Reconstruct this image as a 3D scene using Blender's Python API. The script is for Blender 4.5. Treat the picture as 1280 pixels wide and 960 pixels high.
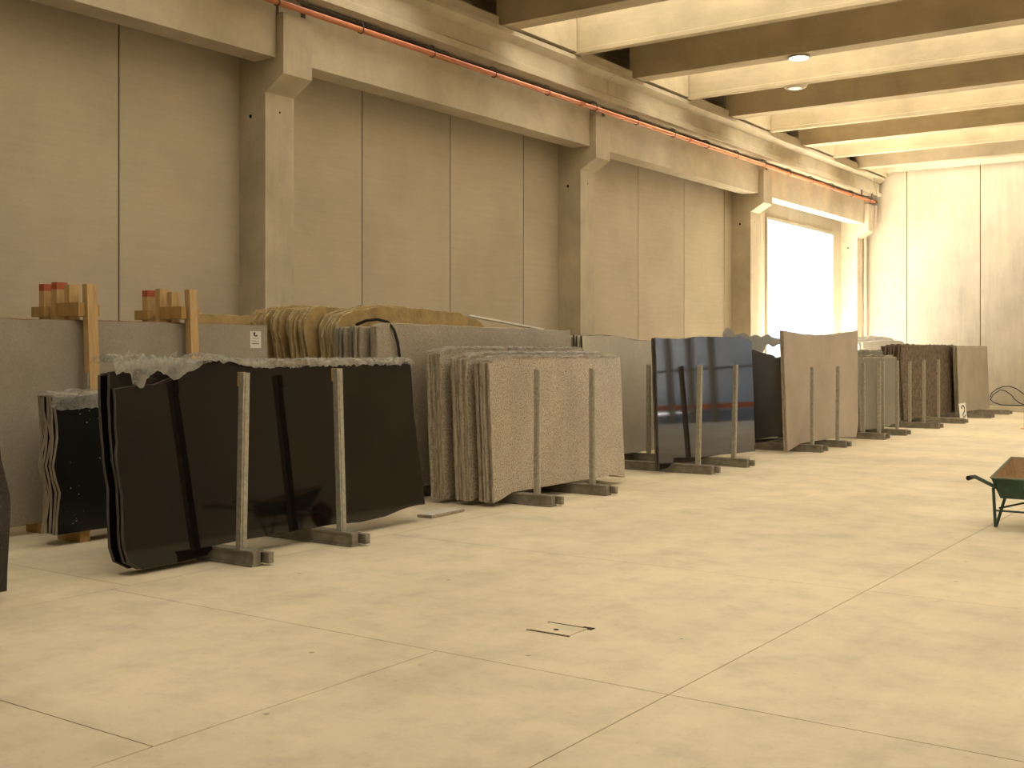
import bpy, bmesh, math, random
from mathutils import Vector, Matrix, noise
R = math.radians
random.seed(7)
scene = bpy.context.scene
for o in list(bpy.data.objects):
    bpy.data.objects.remove(o)

# ------------------------------------------------------------------ camera
cam_d = bpy.data.cameras.new('camera')
cam = bpy.data.objects.new('camera', cam_d)
scene.collection.objects.link(cam)
cam.location = (0, 0, 1.7)
cam.rotation_euler = (R(90), 0, math.atan(1010 / 1446))
cam_d.sensor_fit = 'HORIZONTAL'
cam_d.sensor_width = 36.0
cam_d.lens = 1446 / 1280 * 36.0
cam_d.shift_y = -40 / 1280
cam_d.clip_end = 400
scene.camera = cam

# ------------------------------------------------------------------ light
world = bpy.data.worlds.new('World')
scene.world = world
world.use_nodes = True
wn = world.node_tree
wn.nodes['Background'].inputs[0].default_value = (0.62, 0.81, 1.0, 1)
wn.nodes['Background'].inputs[1].default_value = 2.8

sun_d = bpy.data.lights.new('sun', 'SUN')
sun_d.energy = 360.0
sun_d.angle = R(0.6)
sun_d.color = (1.0, 0.98, 0.94)
sun = bpy.data.objects.new('sun', sun_d)
scene.collection.objects.link(sun)
# sun shines in through the side door, towards +X, steeply down
sun.rotation_euler = Vector((0.60, -0.35, -1.0)).to_track_quat('-Z', 'Y').to_euler()

SKYLIGHT_STRENGTH = 2.75
scene.view_settings.view_transform = 'Standard'
scene.view_settings.look = 'None'
scene.view_settings.exposure = 0.14
scene.view_settings.gamma = 1.0
scene.view_settings.use_curve_mapping = False

# ------------------------------------------------------------------ helpers
COL = scene.collection

def link(o):
    COL.objects.link(o)
    return o

def tag(o, label=None, cat=None, group=None, kind=None):
    if label: o['label'] = label
    if cat: o['category'] = cat
    if group: o['group'] = group
    if kind: o['kind'] = kind
    return o

def empty(name, loc, label=None, cat=None, group=None, kind=None, rot=(0, 0, 0)):
    o = bpy.data.objects.new(name, None)
    o.empty_display_size = 0.1
    o.location = loc
    o.rotation_euler = rot
    link(o)
    return tag(o, label, cat, group, kind)

def mesh_obj(name, bm, mats, parent=None, loc=(0, 0, 0), rot=(0, 0, 0), smooth=False, normals=True):
    if normals:
        bmesh.ops.recalc_face_normals(bm, faces=bm.faces)
    me = bpy.data.meshes.new(name)
    bm.to_mesh(me)
    bm.free()
    if not isinstance(mats, (list, tuple)):
        mats = [mats]
    for m in mats:
        me.materials.append(m)
    if smooth:
        for p in me.polygons:
            p.use_smooth = True
    o = bpy.data.objects.new(name, me)
    o.location = loc
    o.rotation_euler = rot
    link(o)
    if parent:
        o.parent = parent
    return o

def box(bm, x0, x1, y0, y1, z0, z1, mi=0):
    vs = [bm.verts.new((x, y, z)) for x in (x0, x1) for y in (y0, y1) for z in (z0, z1)]
    fs = []
    for idx in ((0, 1, 3, 2), (4, 6, 7, 5), (0, 4, 5, 1), (2, 3, 7, 6), (0, 2, 6, 4), (1, 5, 7, 3)):
        f = bm.faces.new([vs[i] for i in idx])
        f.material_index = mi
        fs.append(f)
    return vs

def prism(bm, pts, axis, a0, a1, mi=0):
    """Extrude a closed 2D outline along an axis. axis 'Y': pts are (x,z); 'X': pts are (y,z); 'Z': (x,y)."""
    def mk(p, a):
        return {'Y': (p[0], a, p[1]), 'X': (a, p[0], p[1]), 'Z': (p[0], p[1], a)}[axis]
    A = [bm.verts.new(mk(p, a0)) for p in pts]
    B = [bm.verts.new(mk(p, a1)) for p in pts]
    n = len(pts)
    fs = [bm.faces.new(A), bm.faces.new(B[::-1])]
    for i in range(n):
        fs.append(bm.faces.new((A[i], A[(i + 1) % n], B[(i + 1) % n], B[i])))
    for f in fs:
        f.material_index = mi

def tube(bm, pts, r, seg=8, mi=0, cap=True):
    pts = [Vector(p) for p in pts]
    rings = []
    for i, p in enumerate(pts):
        if i == 0: d = pts[1] - p
        elif i == len(pts) - 1: d = p - pts[i - 1]
        else: d = (pts[i + 1] - p).normalized() + (p - pts[i - 1]).normalized()
        d.normalize()
        up = Vector((0, 0, 1)) if abs(d.z) < 0.95 else Vector((0, 1, 0))
        s = d.cross(up).normalized()
        t = s.cross(d).normalized()
        rr = r[i] if isinstance(r, (list, tuple)) else r
        rings.append([bm.verts.new(p + (s * math.cos(2 * math.pi * k / seg) + t * math.sin(2 * math.pi * k / seg)) * rr) for k in range(seg)])
    for a, b in zip(rings, rings[1:]):
        for k in range(seg):
            f = bm.faces.new((a[k], a[(k + 1) % seg], b[(k + 1) % seg], b[k]))
            f.material_index = mi
    if cap:
        bm.faces.new(rings[0][::-1]).material_index = mi
        bm.faces.new(rings[-1]).material_index = mi

def lathe(bm, prof, seg=24, mi=0):
    rings = []
    for r, z in prof:
        rings.append([bm.verts.new((r * math.cos(2 * math.pi * k / seg), r * math.sin(2 * math.pi * k / seg), z)) for k in range(seg)])
    for a, b in zip(rings, rings[1:]):
        for k in range(seg):
            bm.faces.new((a[k], a[(k + 1) % seg], b[(k + 1) % seg], b[k])).material_index = mi
    bm.faces.new(rings[0][::-1])
    bm.faces.new(rings[-1])

# ------------------------------------------------------------------ materials
class NT:
    def __init__(self, name):
        self.m = bpy.data.materials.new(name)
        self.m.use_nodes = True
        self.t = self.m.node_tree
        self.b = self.t.nodes['Principled BSDF']
    def n(self, typ, **kw):
        nd = self.t.nodes.new(typ)
        for k, v in kw.items():
            setattr(nd, k, v)
        return nd
    def l(self, a, b):
        self.t.links.new(a, b)
    def coords(self, scale=(1, 1, 1), rnd=True):
        tc = self.n('ShaderNodeTexCoord')
        mp = self.n('ShaderNodeMapping')
        mp.inputs['Scale'].default_value = scale
        if rnd:
            oi = self.n('ShaderNodeObjectInfo')
            mul = self.n('ShaderNodeVectorMath', operation='MULTIPLY')
            mul.inputs[1].default_value = (17.0, 31.0, 23.0)
            cx = self.n('ShaderNodeCombineXYZ')
            for i in range(3):
                self.l(oi.outputs['Random'], cx.inputs[i])
            self.l(cx.outputs[0], mul.inputs[0])
            self.l(mul.outputs[0], mp.inputs['Location'])
        self.l(tc.outputs['Object'], mp.inputs['Vector'])
        return mp.outputs[0]
    def noise(self, vec, scale, detail=4, rough=0.6):
        nd = self.n('ShaderNodeTexNoise')
        nd.inputs['Scale'].default_value = scale
        nd.inputs['Detail'].default_value = detail
        nd.inputs['Roughness'].default_value = rough
        self.l(vec, nd.inputs['Vector'])
        return nd.outputs['Fac']
    def ramp(self, fac, stops):
        r = self.n('ShaderNodeValToRGB')
        els = r.color_ramp.elements
        while len(els) < len(stops):
            els.new(0.5)
        for e, (p, c) in zip(els, stops):
            e.position = p
            e.color = (c[0], c[1], c[2], 1) if not isinstance(c, (int, float)) else (c, c, c, 1)
        self.l(fac, r.inputs[0])
        return r.outputs[0]
    def mix(self, fac, a, b, blend='MIX'):
        m = self.n('ShaderNodeMix', data_type='RGBA', blend_type=blend)
        for sock, v in ((m.inputs[0], fac), (m.inputs[6], a), (m.inputs[7], b)):
            if isinstance(v, (int, float)): sock.default_value = v
            elif isinstance(v, tuple): sock.default_value = (v[0], v[1], v[2], 1)
            else: self.l(v, sock)
        return m.outputs[2]
    def bump(self, h, strength=0.3, dist=0.01):
        b = self.n('ShaderNodeBump')
        b.inputs['Strength'].default_value = strength
        b.inputs['Distance'].default_value = dist
        self.l(h, b.inputs['Height'])
        self.l(b.outputs[0], self.b.inputs['Normal'])
    def out(self, col, rough=0.8, spec=0.5, metal=0.0):
        if isinstance(col, tuple): self.b.inputs['Base Color'].default_value = (col[0], col[1], col[2], 1)
        else: self.l(col, self.b.inputs['Base Color'])
        if isinstance(rough, (int, float)): self.b.inputs['Roughness'].default_value = rough
        else: self.l(rough, self.b.inputs['Roughness'])
        self.b.inputs['Specular IOR Level'].default_value = spec
        self.b.inputs['Metallic'].default_value = metal
        return self.m

def sc(c, k): return tuple(x * k for x in c)

def concrete(name, c, blotch=1.2, streak=(1, 1, 1), streak_amt=0.3, rough=0.85, fine=35, lo=0.78, hi=1.15, spec=0.2):
    t = NT(name)
    v = t.coords()
    n1 = t.noise(v, blotch, 5, 0.6)
    c1 = t.ramp(n1, [(0.3, sc(c, lo)), (0.55, c), (0.75, sc(c, hi))])
    v2 = t.coords(streak)
    n2 = t.noise(v2, 3.0, 6, 0.7)
    s = t.ramp(n2, [(0.35, 0.7), (0.6, 1.0)])
    c2 = t.mix(streak_amt, c1, s, 'MULTIPLY')
    n3 = t.noise(v, fine, 3, 0.7)
    s3 = t.ramp(n3, [(0.25, 0.55), (0.4, 1.0)])
    c3 = t.mix(0.35, c2, s3, 'MULTIPLY')
    t.bump(n3, 0.15, 0.01)
    return t.out(c3, rough, spec)

def granite(name, cols, scale=60, rough=0.35, spec=0.5, speck=0.3, bump=0.0):
    """speckled stone: cols = (dark, mid, light)"""
    t = NT(name)
    v = t.coords()
    n1 = t.noise(v, scale, 2, 0.8)
    c = t.ramp(n1, [(0.36, cols[0]), (0.46, cols[1]), (0.56, cols[1]), (0.66, cols[2])])
    vo = t.n('ShaderNodeTexVoronoi')
    vo.inputs['Scale'].default_value = scale * 1.3
    t.l(v, vo.inputs['Vector'])
    sp = t.ramp(vo.outputs['Distance'], [(0.1, 0.45), (0.22, 1.0)])
    c = t.mix(speck, c, sp, 'MULTIPLY')
    n2 = t.noise(v, 1.6, 4, 0.6)
    c = t.mix(0.5, c, t.ramp(n2, [(0.3, 0.72), (0.7, 1.15)]), 'MULTIPLY')
    if bump:
        t.bump(n1, bump, 0.02)
    return t.out(c, rough, spec)

def rough_stone(name, c, scale=8, rough=0.85, vert=True, contrast=0.5):
    t = NT(name)
    v = t.coords((3, 3, 0.6) if vert else (1, 1, 1))
    n1 = t.noise(v, scale, 6, 0.75)
    col = t.ramp(n1, [(0.3, sc(c, 1 - contrast)), (0.5, c), (0.7, sc(c, 1 + contrast * 0.6))])
    t.bump(n1, 0.6, 0.03)
    return t.out(col, rough, 0.3)

def plain(name, c, rough=0.6, spec=0.4, metal=0.0, var=0.2, scale=12):
    t = NT(name)
    v = t.coords()
    n = t.noise(v, scale, 4, 0.6)
    col = t.ramp(n, [(0.3, sc(c, 1 - var)), (0.7, sc(c, 1 + var))])
    return t.out(col, rough, spec, metal)

def emission(name, c, s):
    m = bpy.data.materials.new(name)
    m.use_nodes = True
    b = m.node_tree.nodes['Principled BSDF']
    b.inputs['Base Color'].default_value = (c[0], c[1], c[2], 1)
    b.inputs['Emission Color'].default_value = (c[0], c[1], c[2], 1)
    b.inputs['Emission Strength'].default_value = s
    return m

M = {}
M['wall'] = concrete('wall concrete', (0.56, 0.485, 0.365), 0.7, (0.4, 0.4, 6.0), 0.2, lo=0.86, hi=1.06)
M['col'] = concrete('column concrete', (0.58, 0.51, 0.385), 1.3, (3, 3, 0.4), 0.25)
M['beam'] = concrete('beam concrete', (0.58, 0.51, 0.385), 1.0, (1, 1, 2), 0.25)
M['roof'] = concrete('roof concrete', (0.58, 0.49, 0.34), 0.8, (0.3, 1, 1), 0.35)
M['back'] = concrete('end wall concrete', (0.58, 0.52, 0.41), 0.55, (2.0, 2.0, 0.25), 0.45, lo=0.8, hi=1.15)
M['joint'] = plain('joint filler', (0.06, 0.045, 0.035), 0.95, 0.1)
M['hole'] = plain('hole dark', (0.012, 0.01, 0.008), 0.95, 0.0)
M['ground'] = concrete('yard asphalt', (0.11, 0.105, 0.095), 0.3)
M['added_block'] = concrete('added block render', (0.42, 0.41, 0.40), 0.3)
M['galv'] = plain('galvanised steel', (0.40, 0.38, 0.32), 0.5, 0.5, 0.35, 0.25, 25)
M['base'] = plain('rack base steel', (0.26, 0.235, 0.19), 0.6, 0.4, 0.2, 0.3, 10)
M['pipe'] = plain('orange pipe paint', (0.56, 0.20, 0.095), 0.55, 0.4, 0, 0.12, 5)
M['pipe_pale'] = plain('faded pink pipe paint', (0.64, 0.49, 0.39), 0.6, 0.4, 0, 0.1, 5)
M['clip'] = plain('pipe clip steel', (0.10, 0.08, 0.07), 0.6, 0.4, 0.3)
M['wood'] = None
M['rubber'] = plain('black rubber', (0.02, 0.02, 0.018), 0.7, 0.3)
M['orange'] = plain('orange paint', (0.75, 0.22, 0.05), 0.5, 0.4)
M['white'] = plain('white print card', (0.78, 0.76, 0.70), 0.6, 0.3, 0, 0.04)
M['ink'] = plain('black ink', (0.02, 0.02, 0.025), 0.6, 0.3)
M['ink_grey'] = plain('grey ink', (0.35, 0.33, 0.31), 0.6, 0.3)

def floor_mat():
    t = NT('floor concrete')
    v = t.coords(rnd=False)
    n1 = t.noise(v, 0.45, 6, 0.62)
    c = (0.80, 0.70, 0.525)
    c1 = t.ramp(n1, [(0.3, sc(c, 0.80)), (0.52, c), (0.72, sc(c, 1.15))])
    n2 = t.noise(v, 3.0, 6, 0.7)
    c2 = t.mix(0.35, c1, t.ramp(n2, [(0.34, 0.62), (0.52, 0.97), (0.72, 1.12)]), 'MULTIPLY')
    n3 = t.noise(v, 26, 4, 0.7)
    c3 = t.mix(0.3, c2, t.ramp(n3, [(0.28, 0.55), (0.42, 1.0)]), 'MULTIPLY')
    vo = t.n('ShaderNodeTexVoronoi')          # scattered dark droplets
    vo.inputs['Scale'].default_value = 2.3
    t.l(v, vo.inputs['Vector'])
    c4 = t.mix(0.6, c3, t.ramp(vo.outputs['Distance'], [(0.025, 0.25), (0.045, 1.0)]), 'MULTIPLY')
    # faint wheel marks running down the hall
    v2 = t.coords((1.6, 0.12, 1), rnd=False)
    n4 = t.noise(v2, 1.6, 5, 0.65)
    c5 = t.mix(0.3, c4, t.ramp(n4, [(0.35, 0.78), (0.6, 1.0)]), 'MULTIPLY')
    t.bump(n3, 0.08, 0.01)
    return t.out(c5, 0.55, 0.25)
M['floor'] = floor_mat()

def wood_mat(name, c):
    t = NT(name)
    v = t.coords((6, 6, 0.7))
    n = t.noise(v, 5, 6, 0.7)
    col = t.ramp(n, [(0.3, sc(c, 0.72)), (0.55, c), (0.75, sc(c, 1.18))])
    t.bump(n, 0.2, 0.005)
    return t.out(col, 0.7, 0.25)
M['wood'] = wood_mat('pale sawn timber', (0.62, 0.42, 0.20))
M['wood_dark'] = wood_mat('ochre sawn timber', (0.50, 0.31, 0.115))
M['red_end'] = wood_mat('timber with red painted end', (0.48, 0.13, 0.06))

def black_polish(name, c, rough=0.04, spec=0.5):
    t = NT(name)
    v = t.coords()
    n = t.noise(v, 90, 2, 0.7)
    col = t.ramp(n, [(0.4, sc(c, 0.7)), (0.7, sc(c, 1.5))])
    return t.out(col, rough, spec)
M['black'] = black_polish('polished black granite', (0.007, 0.005, 0.0045), spec=0.36)
M['brownblack'] = black_polish('polished dark granite', (0.016, 0.011, 0.011))
M['black_edge'] = rough_stone('split black stone', (0.10, 0.09, 0.075), 10)

def glitter():
    t = NT('black granite with bright flecks')
    v = t.coords()
    vo = t.n('ShaderNodeTexVoronoi')
    vo.inputs['Scale'].default_value = 22
    t.l(v, vo.inputs['Vector'])
    n = t.noise(v, 7, 2, 0.5)
    fl = t.ramp(vo.outputs['Distance'], [(0.10, 1.0), (0.17, 0.0)])
    gate = t.ramp(n, [(0.54, 0.0), (0.62, 1.0)])
    fac = t.mix(1.0, fl, gate, 'MULTIPLY')
    col = t.mix(fac, (0.012, 0.013, 0.012), (0.30, 0.36, 0.36))
    return t.out(col, 0.25, 0.5)
M['glitter'] = glitter()
M['grey_slab'] = granite('matt grey stone', ((0.33, 0.29, 0.23), (0.37, 0.33, 0.265), (0.41, 0.365, 0.30)), 60, 0.7, 0.3, speck=0.08)
M['rust_edge'] = rough_stone('rusty brown crust', (0.20, 0.10, 0.045), 6, 0.9, False, 0.8)
M['grey_edge'] = rough_stone('split grey stone', (0.34, 0.30, 0.235), 9)
M['beige'] = granite('speckled beige granite', ((0.15, 0.12, 0.10), (0.48, 0.41, 0.325), (0.68, 0.60, 0.50)), 62, 0.22, 0.5)
M['beige_edge'] = rough_stone('split beige granite', (0.42, 0.36, 0.275), 12, contrast=0.6)
M['beige2'] = granite('speckled grey granite', ((0.20, 0.17, 0.14), (0.38, 0.33, 0.26), (0.50, 0.44, 0.355)), 85, 0.35, 0.5)
M['ochre'] = rough_stone('ochre yellow stone', (0.40, 0.285, 0.125), 3, 0.75, False, 0.4)
M['ochre_edge'] = rough_stone('split ochre stone', (0.46, 0.37, 0.22), 9, contrast=0.7)
M['green_grey'] = granite('green grey stone', ((0.54, 0.495, 0.40), (0.61, 0.56, 0.455), (0.67, 0.61, 0.50)), 60, 0.5, 0.4, speck=0.1)
M['dull_grey'] = granite('dull grey stone', ((0.18, 0.165, 0.13), (0.225, 0.205, 0.16), (0.27, 0.245, 0.195)), 60, 0.7, 0.25, speck=0.1)
M['tan_slab'] = granite('matt tan stone', ((0.37, 0.31, 0.245), (0.42, 0.355, 0.28), (0.46, 0.39, 0.31)), 60, 0.55, 0.4, speck=0.1)
M['blue_grey'] = granite('dull blue grey stone', ((0.20, 0.20, 0.19), (0.28, 0.28, 0.26), (0.36, 0.36, 0.34)), 35, 0.5, 0.4)
M['white_stone'] = granite('pale white stone', ((0.50, 0.47, 0.42), (0.62, 0.59, 0.54), (0.70, 0.67, 0.62)), 35, 0.6, 0.3)
def brown_granite():
    t = NT('mottled brown granite')
    v = t.coords()
    n = t.noise(v, 9, 6, 0.8)
    col = t.ramp(n, [(0.34, (0.012, 0.008, 0.006)), (0.47, (0.05, 0.033, 0.02)), (0.56, (0.20, 0.145, 0.095)), (0.66, (0.025, 0.017, 0.012))])
    return t.out(col, 0.4, 0.25)
M['brown'] = brown_granite()
M['brown_edge'] = rough_stone('split brown granite', (0.17, 0.13, 0.09), 9)

def foil_mat():
    t = NT('crumpled clear plastic film')
    v = t.coords()
    n = t.noise(v, 16, 5, 0.75)
    t.bump(n, 1.0, 0.06)
    m = t.out((0.80, 0.77, 0.70), 0.12, 1.0)
    a = t.ramp(t.noise(v, 5, 4, 0.6), [(0.35, 0.18), (0.62, 0.85)])
    t.l(a, t.b.inputs['Alpha'])
    return m
M['foil'] = foil_mat()

# ------------------------------------------------------------------ the hall
WX = -11.9         # inner face of the left wall
DY = 35.3          # inner face of the end wall
RX = 12.3          # right wall
NY = -9.0          # wall behind the camera
ROOF = 7.95

# floor: base and cast bays with open joints
floor = mesh_obj('floor', (lambda b: (box(b, WX - 0.3, RX + 0.3, NY - 0.3, DY + 0.3, -0.3, -0.03), b)[1])(bmesh.new()), M['joint'])
tag(floor, 'tan concrete floor cast in large bays', None, None, 'structure')
G = 0.0035
def bays(x0, x1, ys):
    for a, b in zip(ys, ys[1:]):
        bm = bmesh.new()
        box(bm, x0 + G, x1 - G, a + G, b - G, -0.029, 0.0)
        mesh_obj('floor_panel', bm, M['floor'], floor)
ylong = [NY, -5.5, -2.0, 1.2, 3.2, 5.15, 8.2, 11.6, 15.1, 18.8, 22.6, 26.7, 31.0, DY]
bays(WX, -7.1, [NY, -2.0, 1.2, 5.3, 10.9, 18.8, 26.7, DY])
bays(-7.1, -4.12, [NY, -2.0, 1.2, 3.2, 5.15])
bays(-4.12, -2.65, [NY, -2.0, 1.2, 5.15])
bays(-7.1, -2.65, ylong[5:])
bays(-2.65, 2.2, [NY, -5.5, -2.0, 1.2] + ylong[5:])
bays(2.2, 7.2, [NY, -5.5, -2.0, 1.2] + ylong[5:])
bays(7.2, RX, [NY, -2.0, 5.15, 11.6, 18.8, 26.7, DY])

# drain cover let into the floor
dc = empty('drain_cover', (-3.82, 5.97, 0.0), 'small square concrete drain cover set flush in the open floor', 'drain cover')
bm = bmesh.new(); box(bm, -0.14, 0.14, -0.105, 0.105, 0.0005, 0.006); mesh_obj('cover_plate', bm, M['floor'], dc)
for x0, x1, y0, y1 in ((-0.16, 0.165, 0.115, 0.135), (-0.16, 0.15, -0.122, -0.112)):
    bm = bmesh.new(); box(bm, x0, x1, y0, y1, 0.0005, 0.003); mesh_obj('rim_gap', bm, M['joint'], dc)
bm = bmesh.new(); box(bm, 0.09, 0.17, 0.10, 0.150, 0.0006, 0.004); mesh_obj('rim_gap', bm, M['joint'], dc)
bm = bmesh.new(); lathe(bm, [(0.018, 0.006), (0.018, 0.0075)], 10); mesh_obj('lift_hole', bm, M['hole'], dc, (0.0, -0.03, 0))

# left wall: core + panels
DOOR_Y0, DOOR_Y1, DOOR_Z = 28.6, 33.7, 5.24
bm = bmesh.new()
box(bm, WX - 0.3, WX - 0.02, NY - 0.3, DOOR_Y0, -0.3, ROOF + 0.5)
box(bm, WX - 0.3, WX - 0.02, DOOR_Y1, DY + 0.3, -0.3, ROOF + 0.5)
box(bm, WX - 0.3, WX - 0.02, DOOR_Y0, DOOR_Y1, DOOR_Z, ROOF + 0.5)
wl = mesh_obj('wall_left', bm, M['joint'])
tag(wl, 'long wall of tall tan concrete panels on the left', None, None, 'structure')
def wall_panel(parent, x0, x1, y0, y1, z0, z1, mat):
    bm = bmesh.new()
    box(bm, x0, x1, y0, y1, z0, z1)
    return mesh_obj('wall_panel', bm, mat, parent)
py = [NY] + [8.74 - 2.16 * k for k in range(8, 0, -1)] + [8.74 + 2.165 * k for k in range(0, 9)]
py = [p for p in py if p <= 26.2] + [28.3]
g = 0.011
for a, b in zip(py, py[1:]):
    if b - a > 0.2:
        wall_panel(wl, WX - 0.02, WX, a + g, b - g, 0, ROOF + 0.3, M['wall'])
wall_panel(wl, WX - 0.02, WX, 28.3 + g, DOOR_Y0, 0, ROOF + 0.3, M['wall'])
wall_panel(wl, WX - 0.02, WX, DOOR_Y0 + 0.004, 30.15, DOOR_Z, ROOF + 0.3, M['wall'])
wall_panel(wl, WX - 0.02, WX, 30.16, 31.65, DOOR_Z, ROOF + 0.3, M['back'])
wall_panel(wl, WX - 0.02, WX, 31.66, DOOR_Y1 - 0.004, DOOR_Z, ROOF + 0.3, M['wall'])
wall_panel(wl, WX - 0.02, WX, DOOR_Y1, DY - g, 0, ROOF + 0.3, M['wall'])

# side doorway frame
dr = empty('door_1', (WX, (DOOR_Y0 + DOOR_Y1) / 2, 0), 'tall open doorway in the left wall, glaring with daylight', None, None, 'structure')
def part_box(name, parent, b, mat):
    """box given in world space, stored relative to the parent's location"""
    px_, py_, pz_ = parent.location
    bm = bmesh.new()
    box(bm, b[0] - px_, b[1] - px_, b[2] - py_, b[3] - py_, b[4] - pz_, b[5] - pz_)
    return mesh_obj(name, bm, mat, parent)
part_box('door_jamb', dr, (WX - 0.30, WX + 0.05, DOOR_Y0, DOOR_Y0 + 0.07, 0, DOOR_Z), M['galv'])
part_box('door_jamb', dr, (WX - 0.30, WX + 0.05, DOOR_Y1 - 0.07, DOOR_Y1, 0, DOOR_Z), M['galv'])
part_box('door_lintel', dr, (WX - 0.30, WX + 0.05, DOOR_Y0 + 0.07, DOOR_Y1 - 0.07, DOOR_Z - 0.07, DOOR_Z), M['galv'])

# end wall with a wide doorway further right (outside the frame, mirrored in the polished slabs)
BD0, BD1, BDZ = -0.3, 5.2, 5.4
bm = bmesh.new()
box(bm, WX - 0.3, BD0, DY + 0.02, DY + 0.3, -0.3, ROOF + 0.5)
box(bm, BD1, RX + 0.3, DY + 0.02, DY + 0.3, -0.3, ROOF + 0.5)
box(bm, BD0, BD1, DY + 0.02, DY + 0.3, BDZ, ROOF + 0.5)
wb = mesh_obj('wall_back', bm, M['joint'])
tag(wb, 'end wall of tall pale concrete panels', None, None, 'structure')
xs = [WX, -10.18, -8.08, -5.98, -3.88, -1.78, BD0]
for a, b in zip(xs, xs[1:]):
    wall_panel(wb, a + g, b - g, DY, DY + 0.02, 0, ROOF + 0.3, M['back'])
wall_panel(wb, BD0, 2.4 - g, DY, DY + 0.02, BDZ, ROOF + 0.3, M['back'])
wall_panel(wb, 2.4 + g, BD1, DY, DY + 0.02, BDZ, ROOF + 0.3, M['back'])
xs = [BD1, 7.4, 9.8, RX]
for a, b in zip(xs, xs[1:]):
    wall_panel(wb, a + g, b - g, DY, DY + 0.02, 0, ROOF + 0.3, M['back'])
d2 = empty('door_2', ((BD0 + BD1) / 2, DY, 0), 'wide open doorway in the end wall', None, None, 'structure')
part_box('door_jamb', d2, (BD0, BD0 + 0.12, DY - 0.05, DY + 0.3, 0, BDZ), M['galv'])
part_box('door_jamb', d2, (BD1 - 0.12, BD1, DY - 0.05, DY + 0.3, 0, BDZ), M['galv'])
for xx in (1.4, 2.2, 3.0):
    part_box('door_post', d2, (xx, xx + 0.22, DY + 0.06, DY + 0.2, 0, BDZ), M['galv'])
part_box('door_rail', d2, (BD0 + 0.12, BD1 - 0.12, DY + 0.08, DY + 0.14, 1.75, 1.82), M['clip'])
part_box('door_rail', d2, (BD0 + 0.12, BD1 - 0.12, DY + 0.08, DY + 0.14, 0.45, 0.62), M['orange'])
# low kerb along the foot of the end wall
bm = bmesh.new(); box(bm, WX + 0.02, BD0 - 0.02, DY - 0.32, DY - 0.002, 0.001, 0.15)
kb = mesh_obj('baseboard_back', bm, M['beam']); tag(kb, 'low concrete kerb at the foot of the end wall', None, None, 'structure')
# cornice band at the top of the end wall
bm = bmesh.new(); box(bm, WX + 0.3, RX - 0.3, DY - 0.12, DY - 0.002, 7.12, 7.28)
tr = mesh_obj('trim_1', bm, M['beam']); tag(tr, 'narrow concrete ledge high on the end wall', None, None, 'structure')

# walls out of sight that close the hall
bm = bmesh.new(); box(bm, RX, RX + 0.3, NY - 0.3, DY + 0.3, -0.3, ROOF + 0.5)
tag(mesh_obj('wall_right', bm, M['wall']), 'concrete wall on the right side of the hall', None, None, 'structure')
bm = bmesh.new(); box(bm, WX - 0.3, RX + 0.3, NY - 0.3, NY, -0.3, ROOF + 0.5)
tag(mesh_obj('wall_front', bm, M['wall']), 'concrete wall behind the camera', None, None, 'structure')

# yard outside
bm = bmesh.new()
box(bm, -70, WX - 0.31, -40, 90, -0.35, -0.05)
box(bm, WX - 0.31, 60, DY + 0.31, 90, -0.35, -0.05)
tag(mesh_obj('yard_ground', bm, M['ground']), 'pale concrete yard outside the doors', None, None, 'structure')

# added blocks out of view: near one shades the yard, far one tones reflections
bm = bmesh.new(); box(bm, -11.5, -1.6, DY + 1.2, 62, -0.05, 22.0)
tag(mesh_obj('shade_block', bm, M['added_block']), 'unseen added block shading the yard behind the end wall', None, None, 'structure')
bm = bmesh.new(); box(bm, -1.0, 40, 56, 62, -0.05, 5.0)
tag(mesh_obj('added_block', bm, M['added_block']), 'unseen added low block across the yard, toning the slab reflections', None, None, 'structure')

# columns with corbels
COLS = [10.64 + 7.93 * k for k in range(-2, 4)]
CW = 0.52
CF = -11.40        # column front face
ords = ['first', 'second', 'third', 'fourth', 'fifth', 'sixth']
for i, y0 in enumerate(COLS):
    c = empty('concrete_column', (WX, y0, 0), None, None, None, 'structure')
    vis = i - 2
    if vis >= 0:
        c['label'] = ['square concrete column nearest the camera, left of the ochre slabs', 'concrete column behind the green grey slab pack',
                      'concrete column at the near side of the bright doorway', 'concrete corner column beside the end wall'][vis]
    else:
        c['label'] = 'concrete column outside the left edge of the picture'
        c['group'] = 'columns outside the picture'
    bm = bmesh.new()
    box(bm, 0.002, CF - WX, 0, CW, 0, 6.10)
    mesh_obj('shaft', bm, M['col'], c)
    bm = bmesh.new()
    a = CF - WX
    prism(bm, [(a, 5.13), (a + 0.34, 5.33), (a + 0.34, 6.13), (a, 6.13)], 'Y', 0, CW)
    mesh_obj('corbel', bm, M['col'], c)
    bm = bmesh.new(); box(bm, 0.1, a + 0.19, 0.06, CW - 0.06, 6.13, 6.385)
    mesh_obj('bearing_block', bm, M['col'], c)
    for loc, rot in (((0.22, -0.001, 4.84), (R(90), 0, 0)), ((a + 0.001, 0.26, 4.9), (0, R(90), 0))):
        bm = bmesh.new(); lathe(bm, [(0.026 if rot[0] else 0.014, -0.0005), (0.026 if rot[0] else 0.014, 0.001)], 12)
        mesh_obj('lifting_hole', bm, M['hole'], c, loc, rot)

# lower edge beams between the columns
bnames = ['edge beam far left outside the picture', 'concrete edge beam at the top left corner of the picture',
          'concrete edge beam between the first and second columns in view', 'concrete edge beam between the second and third columns in view',
          'concrete edge beam above the bright doorway']
for i, (a, b) in enumerate(zip(COLS, COLS[1:])):
    bm = bmesh.new()
    box(bm, -11.58, -11.19, a + CW + 0.012, b - 0.012, 5.55, 6.32)
    tag(mesh_obj('edge_beam', bm, M['beam']), bnames[i], None, None, 'structure')

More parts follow.
